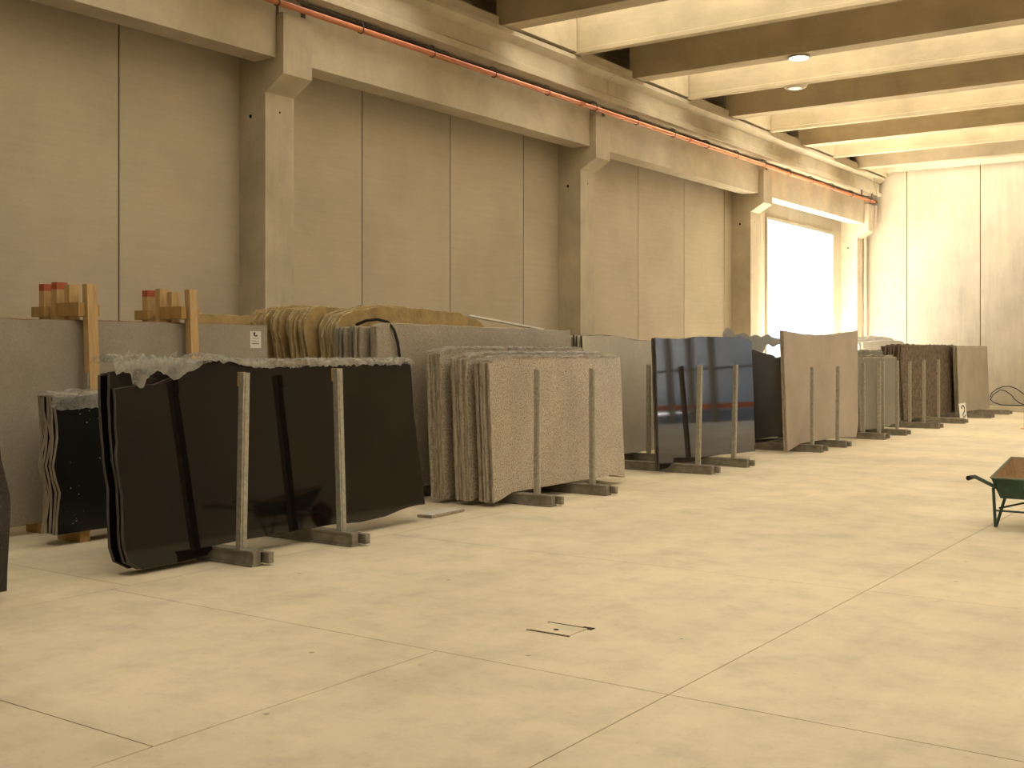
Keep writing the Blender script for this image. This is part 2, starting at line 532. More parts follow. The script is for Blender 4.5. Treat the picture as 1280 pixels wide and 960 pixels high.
# main girder carrying the roof beams
prof = [(-11.45, 6.39), (-10.90, 6.39), (-10.90, 6.50), (-10.96, 6.54), (-10.96, 6.80), (-10.80, 6.88), (-10.80, 6.955), (-11.45, 6.955)]
gsplit = [NY + 0.05, 2.97, 10.9, 18.83, 26.76, DY - 0.15]
for i, (a, b) in enumerate(zip(gsplit, gsplit[1:])):
    bm = bmesh.new()
    prism(bm, prof, 'Y', a + 0.008, b - 0.008)
    tag(mesh_obj('roof_girder', bm, M['beam']), ['girder behind the camera', 'girder at the left outside the picture', 'concrete girder length above the ochre slabs at the top',
        'concrete girder length above the second column in view', 'concrete girder length reaching the end wall corner'][i], None, None, 'structure')

# roof: ribbed elements with translucent strips between
M['skylight'] = emission('yellowed translucent roof sheet', (1.0, 0.93, 0.76), SKYLIGHT_STRENGTH)
ceil = empty('ceiling', (0, 0, 0), 'ribbed precast concrete roof with translucent strips between the ribs', None, None, 'structure')
webY = [15.2 + 2.205 * k for k in range(-10, 9)]
RX0, RX1 = -10.92, RX - 0.02
for k, y in enumerate(webY):
    dark = (k % 2 == 0)
    w = 0.36 if dark else 0.17
    bm = bmesh.new()
    # rib cross-section in (y,z): bulb at the foot
    if dark:
        pr = [(y, 6.97), (y + w, 6.97), (y + w, 7.06), (y + 0.20, 7.12), (y + 0.22, ROOF), (y - 0.02, ROOF), (y, 7.06)]
    else:
        pr = [(y, 6.97), (y + w, 6.97), (y + w + 0.02, ROOF), (y + 0.0, ROOF), (y + 0.02, 7.05), (y, 7.04)]
    prism(bm, pr, 'X', RX0, RX1)
    mesh_obj('roof_rib', bm, M['roof'], ceil)
    yn = webY[k + 1] if k + 1 < len(webY) else DY
    if dark:
        ob = bmesh.new(); box(ob, -10.75, RX, y + 0.2, yn, ROOF + 0.02, ROOF + 0.05)
        mesh_obj('skylight_strip' if y > -2 else 'roof_slab', ob, M['skylight'] if y > -2 else M['roof'], ceil)
        ob = bmesh.new(); box(ob, -10.90, -10.76, y + 0.37, yn - 0.01, 7.0, ROOF + 0.05)
        mesh_obj('roof_end_plate', ob, M['roof'], ceil)
        ob = bmesh.new(); box(ob, WX, -10.96, y + 0.2, yn, 7.10, 7.14)
        mesh_obj('roof_edge_slab', ob, M['beam'], ceil)
        ob = bmesh.new(); box(ob, WX, -10.75, y + 0.2, yn, ROOF, ROOF + 0.06)
        mesh_obj('roof_edge_slab', ob, M['beam'], ceil)
    else:
        ob = bmesh.new(); box(ob, WX, RX, y, yn + 0.2, ROOF, ROOF + 0.12)
        mesh_obj('roof_slab', ob, M['roof'], ceil)
        # bearing strip between the two ribs at the girder
        ob = bmesh.new(); box(ob, -10.93, -10.83, y + 0.25, yn - 0.06, 6.96, 7.10)
        mesh_obj('bearing_strip', ob, M['beam'], ceil)
        ob = bmesh.new(); box(ob, WX, -10.96, y, yn + 0.2, 7.10, 7.14)
        mesh_obj('roof_edge_slab', ob, M['beam'], ceil)
bm = bmesh.new(); box(bm, WX - 0.3, RX + 0.3, NY - 0.3, DY + 0.3, ROOF + 0.3, ROOF + 0.4)
mesh_obj('roof_cover', bm, M['ground'], ceil)
bm = bmesh.new(); box(bm, WX, RX, NY, webY[0] + 0.1, ROOF, ROOF + 0.12)
mesh_obj('roof_slab', bm, M['roof'], ceil)

# ------------------------------------------------------------------ pipe along the wall
PX, PZ = -10.97, 6.195
pipe = empty('orange_pipe', (PX, 10.0, PZ), 'long orange pipe clipped along the edge beams up to the end wall', 'pipe')
bm = bmesh.new(); tube(bm, [(0, -16, 0), (0, 24.75, 0)], 0.040, 10); mesh_obj('pipe_run', bm, M['pipe'], pipe, smooth=True)
yc = 12.03 - 1.585 * 10
while yc < 34.5:
    bm = bmesh.new()
    tube(bm, [(-0.09, 0, 0.12), (-0.02, 0, 0.13), (0.03, 0, 0.10), (0.052, 0, 0.04), (0.05, 0, -0.03), (0.0, 0, -0.052), (-0.05, 0, -0.03), (-0.05, 0, 0.06)], 0.009, 5)
    mesh_obj('pipe_clip', bm, M['clip'], pipe, (0, yc - 10, 0))
    yc += 1.585
for yj in (17.9, 22.3, 30.2):
    bm = bmesh.new(); tube(bm, [(0, -0.09, 0), (0, 0.09, 0)], 0.05, 10); mesh_obj('pipe_coupling', bm, M['pipe'], pipe, (0, yj - 10, 0), smooth=True)
bm = bmesh.new(); tube(bm, [(0, -0.06, 0), (0, 0.05, 0)], 0.062, 10); mesh_obj('end_cap', bm, M['clip'], pipe, (0, 24.78, 0))
dp = empty('down_pipe', (-11.3, 35.02, 0), 'faded pink down pipe bending round the corner column', 'pipe')
bm = bmesh.new()
tube(bm, [(0.26, 0, 6.13), (0.26, 0, 5.50), (0.22, 0, 5.40), (0.0, 0, 5.27), (-0.045, 0, 5.18), (-0.05, 0, 0.02)], 0.05, 10)
mesh_obj('pipe_run', bm, M['pipe_pale'], dp, smooth=True)
bm = bmesh.new()
tube(bm, [(0.15, 0.1, 6.1), (0.15, 0.1, 5.55), (-0.13, 0.1, 5.2), (-0.14, 0.1, 0.02)], 0.035, 8)
mesh_obj('pipe_run', bm, M['pipe_pale'], dp, smooth=True)
tb = bmesh.new(); tube(tb, [(-10.85, 33.9, 7.2), (-10.86, 34.4, 6.75), (-10.88, 34.75, 6.28)], 0.012, 5)
tag(mesh_obj('hanging_cable', tb, M['galv']), 'thin pale cable hanging from the roof to the pipe end', 'cable')
for k, (yy) in enumerate((33.2, 34.15)):
    tb = bmesh.new(); tube(tb, [(-10.86, yy, 6.39), (-10.86, yy, 6.24)], 0.028, 6)
    tag(mesh_obj('pipe_hanger', tb, M['clip']), ['short dark hanger under the girder, left of the pipe end', 'short dark hanger under the girder nearest the pipe end'][k], 'hanger')
# thin conduit above the orange pipe
tb = bmesh.new(); tube(tb, [(-11.12, -5, 6.37), (-11.12, 12.1, 6.37), (-11.12, 14.2, 6.35)], 0.012, 6)
tag(mesh_obj('thin_conduit', tb, M['clip']), 'thin dark conduit running just above the orange pipe', 'conduit')

# roof lamps
M['lamp_on'] = emission('lit lamp lens', (1.0, 0.95, 0.85), 9.0)
M['lamp_shell'] = plain('lamp enamel', (0.72, 0.66, 0.52), 0.4, 0.5, 0, 0.05)
for (x, y, z, lit, lab) in ((-7.62, 19.85, 6.955, True, 'lit round lamp under a dark roof rib at the top right'),
                            (-8.55, 22.08, 7.03, False, 'unlit round dish lamp below a bright roof rib')):
    l = empty('roof_lamp', (x, y, z), lab, 'lamp')
    bm = bmesh.new()
    if lit:
        lathe(bm, [(0.12, 0.014), (0.19, 0.004), (0.20, -0.012), (0.17, -0.016)], 24)
    else:
        lathe(bm, [(0.06, 0.14), (0.10, 0.10), (0.24, 0.03), (0.25, 0.0), (0.215, -0.075), (0.20, -0.08)], 24)
    mesh_obj('lamp_housing', bm, M['lamp_shell'], l, smooth=True)
    bm = bmesh.new()
    if lit: lathe(bm, [(0.168, -0.0165), (0.165, -0.02), (0.12, -0.026)], 24)
    else: lathe(bm, [(0.195, -0.081), (0.13, -0.10), (0.05, -0.107)], 24)
    mesh_obj('lamp_lens', bm, M['lamp_on'] if lit else M['lamp_shell'], l, smooth=True)
    if not lit:
        bm = bmesh.new(); tube(bm, [(0, 0, 0.13), (0, 0, ROOF - z)], 0.012, 6); mesh_obj('lamp_rod', bm, M['clip'], l)

# ------------------------------------------------------------------ slabs
ORD = ['front', 'second', 'third', 'fourth', 'fifth', 'sixth', 'seventh', 'eighth', 'ninth', 'tenth', 'eleventh', 'twelfth']

def interp(pts, u):
    for (a, va), (b, vb) in zip(pts, pts[1:]):
        if a <= u <= b:
            return va + (vb - va) * (u - a) / (b - a) if b > a else vb
    return pts[-1][1] if u > pts[-1][0] else pts[0][1]

def slab(label, group, x, y0, y1, z0, z1, t=0.03, lean=4.0, yaw=0.0, mats=None, top=None, bot=None, left=None, right=None,
         rt=0.012, rs=0.012, seed=0, name='stone_sheet', step=0.12, cat='stone slab'):
    """One sawn slab standing on edge: front face towards +X, leaning back towards -X.
    top/bot: [(u, dz)] with u 0..1 along Y;  left/right: [(v, dy)] with v 0..1 up. rt/rs: raggedness of top/bottom and of the ends."""
    rnd = random.Random(seed)
    L, H = y1 - y0, z1 - z0
    top = top or [(0, 0), (1, 0)]
    bot = bot or [(0, 0), (1, 0)]
    left = left or [(0, 0), (1, 0)]
    right = right or [(0, 0), (1, 0)]
    ny = max(6, int(L / step)); nz = max(6, int(H / step))
    so = rnd.uniform(0, 100)
    def rg(s, k):   # ragged noise
        return noise.noise(Vector((s * 4.1 + so, k * 7.7, so))) + 0.6 * noise.noise(Vector((s * 13.0 + so, k * 3.3 + 5, so)))
    out = []
    for i in range(ny):
        u = i / ny; out.append(('b', u, u * L))
    for i in range(nz):
        out.append(('r', i / nz, i / nz * H))
    for i in range(ny):
        u = 1 - i / ny; out.append(('t', u, u * L))
    for i in range(nz):
        v = 1 - i / nz; out.append(('l', v, v * H))
    rings = []
    bm = bmesh.new()
    for j, xx in enumerate((0.0, -t * 0.15, -t * 0.8, -t)):
        ring = []
        for side, p, s in out:
            jj = 1 + (j // 2) if j else 1
            k = {'b': 1, 'r': 2, 't': 3, 'l': 4}[side]
            extra = rg(s, k) + (0.5 * rg(s * 1.3 + 9, k + jj * 3) if j in (1, 2) else 0)
            if side in 'bt':
                u = p; z_b = interp(bot, u); z_t = H + interp(top, u)
                v = 0.0 if side == 'b' else 1.0
                dyl = interp(left, v); dyr = interp(right, v)
                yy = dyl + u * (L + dyr - dyl)
                zz = (z_b + rt * 0.5 * extra) if side == 'b' else (z_t + rt * extra)
            else:
                v = p
                u = 1.0 if side == 'r' else 0.0
                z_b = interp(bot, u); z_t = H + interp(top, u)
                zz = z_b + v * (z_t - z_b)
                yy = (L + interp(right, v) + rs * extra) if side == 'r' else (interp(left, v) + rs * extra)
            if j in (0, 3):
                cy, cz = L / 2, H / 2
                yy += 0.004 * (1 if yy < cy else -1); zz += 0.004 * (1 if zz < cz else -1)
            ring.append(bm.verts.new((xx, yy, max(zz, -z0 + 0.004))))
        rings.append(ring)
    n = len(out)
    f = bm.faces.new(rings[0]); f.material_index = 0
    f = bm.faces.new(rings[-1][::-1]); f.material_index = 0
    for a, b in zip(rings, rings[1:]):
        for i in range(n):
            fc = bm.faces.new((a[i], b[i], b[(i + 1) % n], a[(i + 1) % n]))
            fc.material_index = 1
    o = mesh_obj(name, bm, mats, None, (x, y0, z0), (0, -R(lean), R(yaw)))
    return tag(o, label, cat, group)

def pack(n, what, group, x, y0, y1, z0, z1, t=0.03, gap=0.006, jit=0.03, lean=4.0, seed=0, labels=None, dz=0.0, rear_top=None, **kw):
    """n slabs side by side, the front one at x, the rest behind it."""
    rnd = random.Random(seed * 31 + 5)
    res = []
    for i in range(n):
        lab = labels[i] if labels else (what[0] + ORD[i] + what[1] if not isinstance(what, str) else what)
        if i and rear_top:
            kw['top'] = rear_top
        o = slab(lab, group, x - i * (t + gap), y0 + (rnd.uniform(-jit, jit) if i else 0), y1 + (rnd.uniform(-jit, jit) if i else 0),
                 z0, z1 + dz * i + (rnd.uniform(-jit, jit) * 0.6 if i else 0), t, lean, seed=seed * 100 + i, **kw)
        res.append(o)
    return res

BZ = 0.13        # top of the rack bars

# --- D: large polished black slabs, nearest rack
pack(5, ('polished black granite slab, ', ' from the front of the nearest big black pack'), 'big black pack on the nearest rack',
     -7.36, 5.47, 8.99, 0.03, 1.60, t=0.032, gap=0.012, jit=0.03, lean=5.5, seed=1, mats=[M['black'], M['black_edge']],
     top=[(0, -0.17), (0.10, -0.14), (0.20, -0.05), (0.26, 0.05), (0.33, 0.03), (0.40, -0.02), (0.6, -0.01), (1, 0.0)],
     rear_top=[(0, -0.06), (0.10, -0.03), (0.20, -0.01), (0.26, 0.03), (0.40, -0.03), (1, -0.01)],
     bot=[(0, 0.08), (0.03, 0.01), (0.15, 0.01), (0.21, 0.03), (0.235, 0.10), (0.28, 0.10), (0.34, 0.098), (0.42, 0.10), (0.5, 0.10), (0.62, 0.10), (0.72, 0.075), (0.82, 0.085), (0.9, 0.13), (1, 0.14)],
     left=[(0, 0.03), (0.1, 0.0), (0.4, 0.01), (0.55, -0.015), (0.8, -0.01), (1, 0.0)], right=[(0, 0.05), (0.5, -0.01), (1, -0.02)], rt=0.014, rs=0.014)

# --- C: slab cut off by the left edge of the picture
pack(2, ('dark slab with pale ragged rim cut by the left picture edge, ', ' of two'), 'slabs at the left picture edge',
     -7.33, 1.6, 4.50, 0.07, 1.5, t=0.05, gap=0.01, lean=1, seed=2, mats=[M['brownblack'], M['beige_edge']], right=[(0, 0.0), (0.4, 0.03), (0.75, -0.05), (1, -0.16)], rs=0.02,
     labels=['dark slab with pale ragged rim cut off by the left picture edge', 'rear dark slab hidden behind the one at the left picture edge'])

# --- B: small black pack with bright flecks, wrapped in film
for s, (n, x) in enumerate(((3, -9.03), (3, -9.18))):
    pack(n, ('black bright-flecked granite slab, ', [' in the front half of the film-wrapped pack', ' in the rear half of the film-wrapped pack'][s]), 'film-wrapped small black pack',
         x, 6.0, 7.6, 0.10, 1.31, t=0.036, gap=0.004, jit=0.012, lean=2, seed=3 + s, mats=[M['glitter'], M['grey_edge']],
         left=[(0, 0.0), (0.3, 0.03), (0.5, -0.02), (0.7, 0.02), (1, 0.0)], rs=0.02)

# --- A: grey slabs clamped by timber
pack(3, ('large matt grey slab, ', ' from the front of the timber-clamped pack'), 'grey slabs clamped by timber', -9.86, 3.2, 9.27, 0.09, 2.01, t=0.03, gap=0.008, jit=0.01, lean=1.2, seed=6,
     mats=[M['grey_slab'], M['rust_edge']], rt=0.012)
slab('ochre slab showing just above the timber-clamped grey slabs', None, -10.58, 8.72, 9.68, 0.09, 2.14, 0.05, 1.5, mats=[M['ochre'], M['ochre_edge']], rt=0.02, seed=661)

# --- E: ochre slabs by the wall, four packs
wav = [(0, 0), (0.3, 0.05), (0.5, -0.04), (0.68, 0.06), (0.85, 0.0), (0.93, -0.03), (1, 0.10)]
for s, (n, x, y0, z1, y1) in enumerate(((6, -10.36, 9.75, 2.25, 12.3), (4, -10.13, 9.78, 2.26, 12.4), (7, -9.74, 9.80, 2.25, 11.6))):
    pack(n, ('wavy-edged ochre slab, ', [' of the ochre pack nearest the wall', ' of the middle ochre pack', ' of the ochre pack with the broad ochre end'][s]), 'ochre slabs by the wall',
         x, y0, y1, 0.12, z1, t=0.036, gap=0.012, jit=0.05, lean=2.5, seed=8 + s, mats=[M['ochre'], M['ochre_edge']], left=wav, rs=0.03, rt=0.02, top=[(0, -0.03), (0.1, 0.0), (1, -0.03)])
pack(6, ('rough-topped ochre slab, ', ' of the long ochre pack behind the grey granite'), 'ochre slabs by the wall', -9.40, 9.95, 12.95, 0.12, 2.23, t=0.036, gap=0.010, jit=0.03, lean=2.5, seed=12,
     mats=[M['ochre'], M['ochre_edge']], left=[(0, 0), (0.8, 0.03), (0.92, -0.02), (1, 0.12)], rs=0.03, rt=0.025,
     top=[(0, -0.10), (0.08, -0.03), (0.2, 0.02), (0.3, 0.05), (0.5, 0.02), (0.8, -0.01), (0.95, -0.10), (1, -0.2)])

# --- F: grey speckled granite behind the beige bundles
pack(3, ('grey speckled granite slab, ', ' of the front trio behind the beige bundles'), 'grey speckled granite packs', -8.56, 9.70, 13.75, BZ + 0.01, 2.0, t=0.035, gap=0.006, jit=0.02, lean=1.5, seed=14,
     mats=[M['beige2'], M['beige_edge']], rt=0.012, rs=0.012, top=[(0, -0.01), (0.03, 0.03), (1, 0.0)])
pack(9, ('grey speckled granite slab, ', ' of the rear pack behind the beige bundles'), 'grey speckled granite packs', -8.74, 9.62, 13.6, BZ + 0.01, 1.98, t=0.035, gap=0.014, jit=0.03, lean=1.5, seed=15,
     mats=[M['beige2'], M['grey_edge']], rt=0.014, rs=0.014)

# --- G: three bundles of beige granite on the second rack
for s, (x, y0, y1, z1) in enumerate(((-7.38, 10.22, 13.12, 1.64), (-7.68, 10.20, 13.22, 1.68), (-8.02, 10.17, 13.28, 1.74))):
    pack(7, ('beige speckled granite slab, ', [' of the front beige bundle', ' of the middle beige bundle', ' of the rear beige bundle'][s]), 'beige granite bundles on the second rack',
         x, y0, y1, BZ + 0.005, z1, t=0.028, gap=0.0045, jit=0.022, lean=2.6, seed=20 + s, mats=[M['beige'], M['beige_edge']],
         top=[(0, -0.06), (0.05, -0.025), (0.12, 0.0), (0.25, 0.0), (1, 0.0)], bot=[(0, -0.08), (0.07, -0.05), (0.11, 0.0), (0.9, 0.0), (1, -0.06)], rt=0.012, rs=0.014)

# --- H: green grey slabs
pack(5, ('green grey slab, ', ' of the pack behind the polished dark slab'), 'green grey slabs', -8.72, 14.35, 18.0, BZ + 0.01, 1.92, t=0.03, gap=0.035, jit=0.03, lean=2.0, seed=26,
     mats=[M['green_grey'], M['black_edge']], top=[(0, 0.02), (0.25, 0.03), (0.4, -0.02), (0.6, -0.05), (1, -0.10)], rt=0.012)

# --- I: polished dark slab
pack(2, ('polished dark granite slab, ', ' of the pack mirroring the daylight'), 'polished dark slabs on the third rack', -7.50, 14.3, 17.62, BZ + 0.004, 1.90, t=0.03, gap=0.004, jit=0.012, lean=2.0, seed=28,
     mats=[M['brownblack'], M['black_edge']], bot=[(0, -0.07), (0.1, -0.06), (0.115, 0.0), (0.16, 0.0), (0.3, -0.04), (0.47, 0.0), (0.53, 0.0), (1, -0.04)], top=[(0, 0.0), (0.2, -0.02), (0.4, 0.03), (0.9, 0.04), (1, -0.03)], rt=0.012)

# --- J: black slabs and the tall broken grey slab behind
slab('narrow black slab standing between the mirror-like dark slab and the tan slab, left one', None, -7.92, 17.7, 19.62, BZ + 0.004, 1.72, 0.035, 2.0, mats=[M['brownblack'], M['beige_edge']],
     top=[(0, 0.05), (0.5, 0.02), (1, -0.08)], seed=331)
slab('narrow black slab just left of the tan slab, slightly farther back', None, -8.05, 19.2, 21.4, BZ + 0.004, 1.64, 0.035, 2.0, mats=[M['brownblack'], M['beige_edge']],
     top=[(0, 0.0), (0.3, -0.04), (1, 0.02)], seed=332)
# tall slab broken away below its right half
def broken_slab():
    pts = [(0.0, 0.0), (1.25, 0.0), (1.30, 1.0), (1.45, 1.62), (1.75, 1.70), (1.9, 1.83), (2.1, 1.86), (2.3, 1.80), (2.45, 1.84), (2.7, 1.86), (2.8, 1.72), (3.2, 1.7),
           (3.25, 2.0), (2.9, 1.99), (2.55, 1.96), (2.2, 1.99), (2.0, 2.05), (1.7, 1.98), (1.45, 2.03), (1.1, 1.98), (0.85, 2.06), (0.6, 2.03), (0.42, 2.01), (0.3, 2.10), (0.12, 2.14), (0.0, 2.04), (-0.03, 1.2)]
    bm = bmesh.new()
    prism(bm, pts, 'X', -0.05, 0.0)
    o = mesh_obj('stone_sheet', bm, [M['blue_grey']], None, (-8.85, 19.55, 0.005), (0, -R(1.5), 0))
    tag(o, 'tall grey slab with jagged broken top behind the black slabs', 'stone slab')
broken_slab()

# --- K: tan slab pack
pack(2, ('tall matt tan slab, ', ' of the pair on the fourth rack'), 'tan slabs on the fourth rack', -7.27, 18.42, 22.1, 0.08, 2.06, t=0.032, gap=0.008, jit=0.01, lean=2.0, seed=35, mats=[M['tan_slab'], M['beige_edge']],
     top=[(0, 0.0), (0.3, -0.06), (0.6, -0.04), (0.9, 0.02), (1, 0.06)], bot=[(0, -0.04), (0.13, 0.03), (0.15, 0.055), (0.7, 0.055), (1, -0.01)], right=[(0, -0.2), (0.1, -0.05), (1, 0.1)], rt=0.014)

# --- L: grey slabs on the fifth rack
for s, (n, x, y0, y1, z1) in enumerate(((3, -7.46, 22.75, 25.4, 1.58), (3, -7.72, 23.2, 26.0, 1.63), (3, -8.0, 23.0, 26.2, 1.72))):
    pack(n, ('grey green slab, ', [' of the front trio on the fifth rack', ' of the middle trio on the fifth rack', ' of the rear trio on the fifth rack'][s]), 'grey slabs on the fifth rack',
         x, y0, y1, BZ + 0.004, z1, t=0.03, gap=0.012, jit=0.08, lean=3.0, seed=40 + s, mats=[M['dull_grey'], M['grey_edge']], bot=[(0, 0.0), (0.7, 0.0), (1, 0.08)], rt=0.03)

# --- M: mottled brown granite and grey end slabs
for s, (n, x, y0, y1) in enumerate(((2, -7.82, 26.9, 31.9), (3, -8.03, 27.0, 32.5), (3, -8.27, 27.2, 32.7))):
    pack(n, ('mottled brown granite slab, ', [' of the front brown pack', ' of the middle brown pack', ' of the rear brown pack'][s]), 'mottled brown slabs on the sixth rack',
         x, y0, y1, BZ + 0.004, 1.86, t=0.03, gap=0.02, jit=0.05, lean=2.5, seed=46 + s, mats=[M['brown'], M['brown_edge']], rt=0.03, rs=0.02, left=[(0, 0), (0.8, 0.0), (1, 0.1)])
pack(3, ('plain grey slab, ', ' of the pack nearest the end wall'), 'grey slabs nearest the end wall', -7.62, 31.05, 34.35, 0.12, 1.86, t=0.03, gap=0.012, jit=0.03, lean=2.0, seed=52, mats=[M['grey_slab'], M['grey_edge']],
     bot=[(0, -0.03), (0.3, 0.02), (1, 0.0)], rt=0.01)

# --- white-lit pack by the doorway
for s, (n, x, y0, y1, z1) in enumerate(((4, -9.7, 30.0, 34.0, 1.98), (4, -9.95, 30.1, 33.9, 2.06))):
    pack(n, ('pale stone slab, ', [' of the sunlit front pack inside the doorway', ' of the sunlit rear pack inside the doorway'][s]), 'pale slabs inside the doorway', x, y0, y1, 0.12, z1, t=0.035, gap=0.012, jit=0.08,
         lean=2.5, seed=56 + s, mats=[M['white_stone'], M['white_stone']], rt=0.02, top=[(0, -0.04), (0.5, 0.05), (0.85, 0.04), (1, -0.1)])

# ------------------------------------------------------------------ rack bars
def rack_bar(y, label, posts, x0=-10.3, x1=-6.9, h=0.125, group='steel rack bars under the slabs', w=0.12, stub=True):
    """posts: list of (x, height, lean degrees about Y, pad)"""
    t = empty('rack_bar', (x1, y, 0), label, 'slab rack', group)
    bm = bmesh.new()
    # I-section along X
    pr = [(-w / 2, 0.002), (w / 2, 0.002), (w / 2, 0.016), (w / 2 - 0.03, 0.02), (w / 2 - 0.03, h - 0.018), (w / 2, h - 0.014), (w / 2, h), (-w / 2, h), (-w / 2, h - 0.014), (-w / 2 + 0.014, h - 0.018), (-w / 2 + 0.014, 0.02), (-w / 2, 0.016)]
    prism(bm, pr, 'X', x0 - x1, 0)
    mesh_obj('base_beam', bm, M['base'], t)
    if stub:
        bm = bmesh.new(); box(bm, -0.5, 0.06, w / 2 + 0.002, w / 2 + 0.055, 0.02, h - 0.02); mesh_obj('extension_stub', bm, M['base'], t)
    for (px_, hh, lean, pad) in posts:
        bm = bmesh.new()
        a, b_ = 0.027, 0.034
        box(bm, -a, a, -b_, b_, 0.0, hh)
        box(bm, a, a + 0.006, -b_ * 0.45, b_ * 0.45, 0.02, hh - 0.02)
        p = mesh_obj('post', bm, M['galv'], t, (px_ - x1, 0, h), (0, R(lean), 0))
        if pad:
            bm = bmesh.new(); box(bm, -a - 0.016, -a - 0.001, -b_, b_, hh - 0.11, hh + 0.004)
            q = mesh_obj('rubber_pad', bm, M['wood_dark'], p)
    return t

rack_bar(6.36, 'steel rack bar with upright under the near end of the nearest black pack', [(-7.09, 1.41, 1.5, True)], x0=-8.7)
rack_bar(7.50, 'steel rack bar with upright under the far half of the nearest black pack', [(-7.07, 1.43, -2.0, True)], x0=-8.7)
rack_bar(10.68, 'steel rack bar with upright under the near half of the beige bundles', [(-7.12, 1.38, 0.3, False)])
rack_bar(11.87, 'steel rack bar with upright under the far half of the beige bundles', [(-7.12, 1.38, 0.0, False)])
rack_bar(14.75, 'steel rack bar with upright before the near half of the mirror-like dark slab', [(-7.13, 1.39, 1.3, False), (-8.55, 1.38, 0, False)])
rack_bar(15.95, 'steel rack bar with upright before the far half of the mirror-like dark slab', [(-7.13, 1.39, 1.3, False), (-8.55, 1.38, 0, False)])
rack_bar(19.05, 'steel rack bar with upright before the near half of the tan slab', [(-7.08, 1.32, 0, False)])
rack_bar(20.25, 'steel rack bar with upright before the far half of the tan slab', [(-7.06, 1.32, 0.5, False)])
rack_bar(22.50, 'steel rack bar with two uprights just beyond the tan slab', [(-7.02, 1.40, 0, False), (-7.33, 1.36, 0, False)])
rack_bar(23.90, 'steel rack bar with two uprights at the middle of the grey slabs', [(-7.09, 1.40, 0, False), (-7.38, 1.38, 0, False)])
rack_bar(26.40, 'steel rack bar with two uprights before the near end of the brown slabs', [(-7.24, 1.40, 0, False), (-7.55, 1.36, 0, False)])
rack_bar(28.60, 'steel rack bar with two uprights before the middle of the brown slabs', [(-7.50, 1.40, 0, False), (-7.72 + 0.12, 1.3, 0, False)][:1])
rack_bar(31.30, 'steel rack bar under the near end of the plain grey slabs', [])
rack_bar(33.40, 'steel rack bar nearest the end wall', [])
for (yy, lab) in ((4.0, 'timber sleeper under the slab at the left picture edge'),):
    bm = bmesh.new(); box(bm, -7.6, -7.2, yy - 0.05, yy + 0.05, 0.001, 0.068)
    tag(mesh_obj('timber_sleeper', bm, M['wood']), lab, 'timber')

# timber bearers under packs that stand off the rack bars
def sleeper(x0, x1, y, z1, lab, group=None, w=0.1):
    bm = bmesh.new(); box(bm, x0, x1, y - w / 2, y + w / 2, 0.001, z1)
    tag(mesh_obj('timber_sleeper', bm, M['wood_dark']), lab, 'timber', group)
sleeper(-9.4, -9.06, 6.3, 0.098, 'timber sleeper under the near end of the film-wrapped pack')
sleeper(-9.4, -9.06, 7.2, 0.098, 'timber sleeper under the far end of the film-wrapped pack')
for k, yy in enumerate((4.2, 6.4, 8.8)):
    sleeper(-10.05, -9.80, yy, 0.088, ['timber sleeper under the grey slabs at the left picture edge', 'timber sleeper under the middle of the grey slabs', 'timber sleeper under the far end of the grey slabs'][k])

# ------------------------------------------------------------------ timber clamps on the grey pack
def clamp(y, lab, tops):
    t = empty('timber_clamp', (-10.0, y, 0), lab, 'timber frame', 'timber clamps of the grey pack')
    for (x, h, lean, red, wd) in tops:
        bm = bmesh.new()
        if red:
            box(bm, -0.045, 0.045, -wd, wd, 0.0, h - 0.07, 0)
            box(bm, -0.045, 0.045, -wd, wd, h - 0.07, h, 1)
        else:
            box(bm, -0.04, 0.04, -wd, wd, 0.0, h, 0)
        mesh_obj('post', bm, [M['wood'], M['red_end']], t, (x + 10.0, 0, 0.002), (0, R(lean), 0))
    for (x0, x1, z0, z1) in ((-10.58, -10.36, 2.05, 2.15), (-10.17, -9.80, 2.05, 2.18)):
        bm = bmesh.new(); box(bm, x0 + 10, x1 + 10, -0.13, -0.062, z0, z1)
        mesh_obj('cross_block', bm, M['wood_dark'], t)
        bm = bmesh.new(); box(bm, x0 + 10.02, x1 + 9.98, 0.062, 0.12, z0, z1 - 0.02)
        mesh_obj('cross_block', bm, M['wood_dark'], t)
    bm = bmesh.new(); box(bm, 0.195, 0.265, -0.075, -0.0605, 1.18, 1.50)
    mesh_obj('steel_shoe', bm, M['galv'], t)
    return t
clamp(6.87, 'timber clamp with red-tipped posts nearest the left picture edge', [(-10.52, 2.38, 0.0, True, 0.055), (-10.30, 2.39, 0.0, True, 0.06), (-10.09, 2.36, 0.0, False, 0.06), (-9.69, 2.36, -3.0, False, 0.055)])
clamp(8.10, 'timber clamp with red-tipped post above the plastic film on the black pack', [(-10.50, 2.37, 0.0, True, 0.055), (-10.28, 2.38, 0.0, False, 0.06), (-10.09, 2.34, 0.0, False, 0.055), (-9.69, 2.36, -3.0, False, 0.05)])

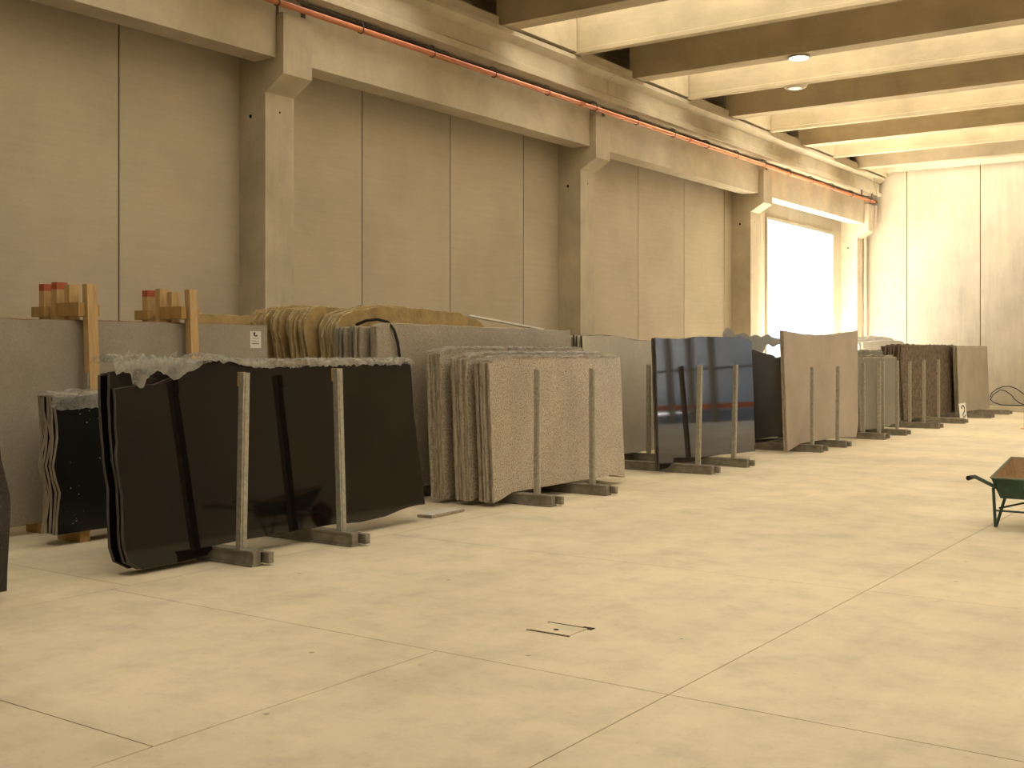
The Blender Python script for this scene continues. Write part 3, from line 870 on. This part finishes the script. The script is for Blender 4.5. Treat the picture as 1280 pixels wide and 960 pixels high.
# white paper tag on the grey slab
tg = empty('paper_tag', (-9.86 - 0.035, 9.085, 1.745), 'white paper tag with black emblem at the end of the grey slab', 'tag', rot=(0, -R(1.2), 0))
bm = bmesh.new(); box(bm, 0.001, 0.003, -0.075, 0.085, 0.0, 0.19); mesh_obj('card', bm, M['white'], tg)
bm = bmesh.new()
prism(bm, [(-0.03, 0.175), (0.0, 0.18), (0.005, 0.165), (-0.008, 0.16), (-0.004, 0.148), (0.012, 0.138), (0.016, 0.152), (0.03, 0.15), (0.028, 0.128), (-0.008, 0.13), (-0.026, 0.145)], 'X', 0.0032, 0.0045)
mesh_obj('emblem', bm, M['ink'], tg)
for zz, m in ((0.105, 'ink_grey'), (0.075, 'ink_grey'), (0.045, 'ink')):
    bm = bmesh.new(); box(bm, 0.0032, 0.004, -0.05, 0.055, zz, zz + 0.008); mesh_obj('print_line', bm, M[m], tg)

# numbered card leaning on the grey slabs near the end wall
cd = empty('number_card', (-7.40, 30.60, 0.003), 'white card with a black curled mark between the brown and grey slabs', 'card', rot=(0, -R(6), 0))
bm = bmesh.new(); box(bm, -0.012, 0.0, -0.33, 0.33, 0.0, 0.40); mesh_obj('card', bm, M['white'], cd)
bm = bmesh.new()
crv = [(-0.15, 0.27), (-0.08, 0.33), (0.05, 0.34), (0.14, 0.28), (0.13, 0.20), (0.02, 0.15), (-0.08, 0.11), (-0.06, 0.05), (0.08, 0.05), (0.20, 0.09)]
tube(bm, [(0.004, a, b) for a, b in crv], 0.014, 6); mesh_obj('curled_mark', bm, M['ink'], cd)

# ------------------------------------------------------------------ plastic film
def film(label, nu, nv, fn, seed, amp=0.02, name='plastic_film'):
    rnd = random.Random(seed)
    bm = bmesh.new()
    g_ = []
    for i in range(nu + 1):
        row = []
        for j in range(nv + 1):
            p = Vector(fn(i / nu, j / nv))
            k = noise.noise_vector(Vector((i * 0.53 + seed, j * 0.9, seed * 1.7)))
            k2 = noise.noise_vector(Vector((i * 1.7 + seed, j * 2.3, seed * 3.1)))
            p += Vector((abs(k.x) * 0.4, k.y, k.z)) * amp + Vector((abs(k2.x) * 0.6, k2.y, k2.z)) * amp * 0.7
            row.append(bm.verts.new(p))
        g_.append(row)
    for i in range(nu):
        for j in range(nv):
            bm.faces.new((g_[i][j], g_[i + 1][j], g_[i + 1][j + 1], g_[i][j + 1]))
    bmesh.ops.solidify(bm, geom=bm.faces[:], thickness=0.002)
    o = mesh_obj(name, bm, M['foil'])
    return tag(o, label, 'plastic film')

dtop = [(0, -0.17), (0.10, -0.14), (0.20, -0.05), (0.26, 0.05), (0.33, 0.03), (0.40, -0.02), (0.6, -0.01), (1, 0.0)]
def film_D(u, v):
    z = 1.60 + interp(dtop, u)
    hang = 0.02 + (0.10 if 0.045 < u < 0.075 else 0.05) * max(0, 1 - u / 0.25) * (0.6 + 0.4 * abs(math.sin(u * 60)))
    y = 5.45 + u * 3.53
    rise = 0.03 + (0.06 * max(0, 1 - u / 0.3) if True else 0)
    zt = max(z, 1.60) + 0.012
    if v < 0.3:
        a = v / 0.3
        zl = max(z - hang, 1.515 + 0.035 * math.sin(u * 70) - (0.055 if 0.04 < u < 0.08 else 0))
        return (-7.478 + 0.008 * (1 - a) , y, zl * (1 - a) + (zt + 0.008) * a)
    a = (v - 0.3) / 0.7
    return (-7.478 - 0.31 * a, y, zt + 0.008 + rise * math.sin(a * math.pi) * 0.7)
fD = film('crumpled clear plastic film draped along the top of the big black pack', 150, 12, film_D, 3, 0.020)
# upright crumpled tufts of the same wrapping at its near end
bm = bmesh.new()
rt_ = random.Random(5)
for k in range(16):
    y = 5.62 + rt_.random() * 0.75
    x = -7.50 - rt_.random() * 0.22
    z = 1.59
    hgt = 0.05 + rt_.random() * 0.085
    dy = rt_.uniform(-0.07, 0.07)
    w_ = rt_.uniform(0.02, 0.05)
    v = [bm.verts.new((x, y - w_, z)), bm.verts.new((x + 0.02, y + w_, z)), bm.verts.new((x + rt_.uniform(-.03, .03), y + dy + w_ * 0.6, z + hgt)), bm.verts.new((x, y + dy - w_ * 0.3, z + hgt * 0.8))]
    bm.faces.new(v[:3]); bm.faces.new((v[0], v[2], v[3]))
bmesh.ops.solidify(bm, geom=bm.faces[:], thickness=0.003)
mesh_obj('film_tuft', bm, M['foil'], fD)

def film_B(u, v):
    y = 5.965 + u * 1.5
    if v < 0.4:
        a = v / 0.4
        return (-9.058, y, 1.20 - 0.02 * u + a * (0.125 + 0.04 * u))
    a = (v - 0.4) / 0.6
    return (-9.06 - 0.29 * a, y, 1.328 + 0.03 * math.sin(a * 3.1) + 0.01 * u)
film('pale plastic film folded over the top of the small black pack', 30, 8, film_B, 9, 0.02)

def film_G(x, y0, y1, z1, dx):
    def fn(u, v):
        y = y0 + u * (y1 - y0)
        zt = z1 + interp([(0, -0.05), (0.05, -0.015), (0.12, 0.01), (1, 0.01)], u)
        if v < 0.3:
            a = v / 0.3
            return (x + 0.012, y, zt - 0.03 * (1 - a) + 0.01)
        a = (v - 0.3) / 0.7
        return (x + 0.01 - dx * a, y, zt + 0.012)
    return fn
for s, (x, y0, y1, z1) in enumerate(((-7.38 - 0.068, 10.24, 13.1, 1.645), (-7.68 - 0.07, 10.22, 13.15, 1.685), (-8.02 - 0.072, 10.2, 13.2, 1.745))):
    film(['plastic film along the top of the front beige bundle', 'plastic film along the top of the middle beige bundle', 'plastic film along the top of the rear beige bundle'][s], 60, 5, film_G(x, y0, y1, z1, 0.235), 21 + s, 0.012)

# dark strap over the grey granite pack, white board lying on its top
bm = bmesh.new()
tube(bm, [(-9.10, 9.9, 2.015), (-8.95, 9.9, 2.06), (-8.78, 9.9, 2.07), (-8.64, 9.92, 2.04), (-8.575, 9.95, 1.95), (-8.56, 10.0, 1.80), (-8.548, 10.05, 1.45), (-8.54, 10.05, 1.0)], 0.018, 6)
tag(mesh_obj('strap', bm, M['rubber']), 'dark strap looped over the near end of the grey speckled granite', 'strap')
bm = bmesh.new(); box(bm, -0.04, 0.04, -0.95, 0.95, -0.012, 0.012)
tag(mesh_obj('white_batten', bm, M['white'], None, (-9.1, 12.9, 2.10), (R(-4.5), 0, R(3))), 'white batten lying on the grey granite before the ochre slabs', 'batten')
# flat offcut on the floor beside the black pack
slab('flat pale offcut lying on the floor at the far end of the black pack', None, -7.55, 9.15, 9.75, 0.003, 0.19, 0.03, 0, mats=[M['white_stone'], M['beige_edge']], seed=91)
bpy.context.view_layer.update()
oc = [o for o in bpy.data.objects if o.get('label', '').startswith('flat pale offcut')][0]
oc.rotation_euler = (0, R(-90), R(4)); oc.location = (-7.42, 9.2, 0.034)

# cable coil by the end wall
bm = bmesh.new()
cpts = [(-7.78, 34.97, 0.40), (-7.74, 34.97, 0.52), (-7.6, 34.97, 0.64), (-7.42, 34.97, 0.71), (-7.25, 34.97, 0.72), (-7.08, 34.97, 0.66), (-6.92, 34.97, 0.54), (-6.78, 34.97, 0.40), (-6.72, 34.97, 0.28),
        (-6.9, 34.96, 0.185), (-7.2, 34.96, 0.18), (-7.5, 34.96, 0.19), (-7.68, 34.96, 0.25), (-7.77, 34.96, 0.33), (-7.7, 34.95, 0.47), (-7.5, 34.95, 0.62), (-7.35, 34.95, 0.58), (-7.2, 34.95, 0.47), (-7.12, 34.95, 0.36), (-7.0, 34.95, 0.26), (-6.85, 34.95, 0.2)]
tube(bm, [(x, y + 0.2, z) for x, y, z in cpts], 0.014, 6)
tag(mesh_obj('cable_coil', bm, M['rubber']), 'loose coil of dark cable against the end wall', 'cable')

# orange post at the right picture edge
op = empty('orange_post', (-5.33, 27.45, 0), 'orange steel post at the right picture edge before the end wall', 'post')
bm = bmesh.new(); tube(bm, [(0, 0, 0.01), (0, 0, 1.25)], 0.04, 10); mesh_obj('tube', bm, M['orange'], op, smooth=True)
bm = bmesh.new(); lathe(bm, [(0.11, 0.001), (0.11, 0.012)], 16); mesh_obj('foot_plate', bm, M['orange'], op)

# ------------------------------------------------------------------ wheelbarrow (points along +Y)
M['green'] = plain('worn green paint', (0.035, 0.075, 0.055), 0.5, 0.4, 0, 0.35, 9)
M['green_rim'] = plain('scuffed green rim', (0.20, 0.23, 0.16), 0.5, 0.4, 0, 0.3, 12)
M['tray_in'] = rough_stone('rusty tray inside', (0.33, 0.20, 0.10), 3, 0.8, False, 0.35)
M['tyre'] = plain('red brown wheel', (0.13, 0.035, 0.025), 0.7, 0.3, 0, 0.3, 9)
M['yellow_print'] = plain('faded yellow print', (0.19, 0.19, 0.06), 0.6, 0.3)
wbw = empty('wheelbarrow', (-2.26, 12.1, 0), 'green wheelbarrow with rusty tray at the right picture edge', 'wheelbarrow')
# local frame: x right, y forward, tray rim rear-left at (-0.32,-0.42,0.5)
rim = [(-0.32, -0.42, 0.50), (0.34, -0.42, 0.50), (0.33, 0.42, 0.63), (-0.31, 0.42, 0.63)]
flr = [(-0.25, -0.34, 0.30), (0.27, -0.34, 0.30), (0.24, 0.18, 0.34), (-0.22, 0.18, 0.34)]
def lerp(a, b, t): return tuple(a[i] + (b[i] - a[i]) * t for i in range(3))
bm = bmesh.new()
O = [bm.verts.new(p) for p in rim]; I0 = [bm.verts.new(p) for p in flr]
mid = [bm.verts.new(lerp(rim[i], flr[i], 0.42)) for i in range(4)]
for i in range(4):
    j = (i + 1) % 4
    bm.faces.new((O[i], O[j], mid[j], mid[i])).material_index = 0
    bm.faces.new((mid[i], mid[j], I0[j], I0[i])).material_index = 0
bm.faces.new(I0)
ii = 0.012
ri = [(-0.305, -0.405, 0.50), (0.325, -0.405, 0.50), (0.315, 0.405, 0.63), (-0.295, 0.405, 0.63)]
fi = [(-0.24, -0.325, 0.315), (0.26, -0.325, 0.315), (0.23, 0.165, 0.355), (-0.21, 0.165, 0.355)]
A = [bm.verts.new(p) for p in ri]; B = [bm.verts.new(p) for p in fi]
for i in range(4):
    j = (i + 1) % 4
    bm.faces.new((A[j], A[i], B[i], B[j])).material_index = 1
    bm.faces.new((O[j], O[i], A[i], A[j])).material_index = 0
bm.faces.new(B[::-1]).material_index = 1
tray = mesh_obj('tray', bm, [M['green'], M['tray_in']], wbw)
bm = bmesh.new(); tube(bm, [Vector(p) for p in rim] + [Vector(rim[0])], 0.010, 6); mesh_obj('rim_roll', bm, M['green_rim'], tray)
for k, (a, b) in enumerate(((-0.02, 0.44), (0.05, 0.45), (0.11, 0.435))):   # faded yellow print on the rear of the tray
    bm = bmesh.new()
    v = [bm.verts.new((a + dx, -0.42 + (0.50 - (b + dz)) / 0.20 * 0.08 - 0.004, b + dz)) for dx, dz in ((-0.02, -0.022), (0.015, -0.018), (0.022, 0.018), (-0.012, 0.022), (-0.004, 0.0))]
    bm.faces.new(v)
    mesh_obj('faded_print', bm, M['yellow_print'], tray)

for sx in (-1, 1):
    bm = bmesh.new()
    tube(bm, [(sx * 0.31, -1.30, 0.575), (sx * 0.305, -1.10, 0.57), (sx * 0.29, -0.42, 0.42), (sx * 0.24, 0.1, 0.31), (sx * 0.07, 0.62, 0.21)], 0.019, 8)
    mesh_obj('handle_tube', bm, M['green'], wbw, smooth=True)
    bm = bmesh.new(); tube(bm, [(sx * 0.31, -1.32, 0.576), (sx * 0.309, -1.24, 0.575)], 0.022, 8); mesh_obj('grip', bm, M['rubber'], wbw)
    bm = bmesh.new()
    tube(bm, [(sx * 0.295, -0.42, 0.40), (sx * 0.325, -0.20, 0.012), (sx * 0.325, -0.155, 0.012), (sx * 0.25, -0.06, 0.33)], 0.015, 8)
    mesh_obj('leg', bm, M['green'], wbw)
bm = bmesh.new(); tube(bm, [(-0.315, -0.27, 0.17), (0.315, -0.27, 0.17)], 0.010, 6); mesh_obj('leg_brace', bm, M['green'], wbw)
bm = bmesh.new(); tube(bm, [(-0.30, -0.14, 0.18), (0.0, 0.3, 0.24)], 0.010, 6); mesh_obj('leg_brace', bm, M['green'], wbw)
bm = bmesh.new(); tube(bm, [(0.30, -0.14, 0.18), (0.0, 0.3, 0.24)], 0.010, 6); mesh_obj('leg_brace', bm, M['green'], wbw)
bm = bmesh.new()
lathe(bm, [(0.05, -0.03), (0.13, -0.028), (0.14, -0.04), (0.185, -0.042), (0.20, -0.02), (0.20, 0.02), (0.185, 0.042), (0.14, 0.04), (0.13, 0.028), (0.05, 0.03)], 28)
wh = mesh_obj('wheel', bm, M['tyre'], wbw, (0, 0.62, 0.205), (0, R(90), 0), smooth=True)
bm = bmesh.new(); tube(bm, [(0, 0, -0.10), (0, 0, 0.10)], 0.014, 8); mesh_obj('axle', bm, M['galv'], wh)
bm = bmesh.new()
bmesh.ops.create_icosphere(bm, subdivisions=2, radius=0.07)
for v in bm.verts:
    v.co += noise.noise_vector(v.co * 12) * 0.02
tag(mesh_obj('stone_chunk', bm, M['white_stone'], None, (-2.05, 11.95, 0.405)), 'pale stone chunk lying in the wheelbarrow tray', 'stone')

print('objects', len(bpy.data.objects), 'tris', sum(sum(len(p.vertices) - 2 for p in o.data.polygons) for o in bpy.data.objects if o.type == 'MESH'))
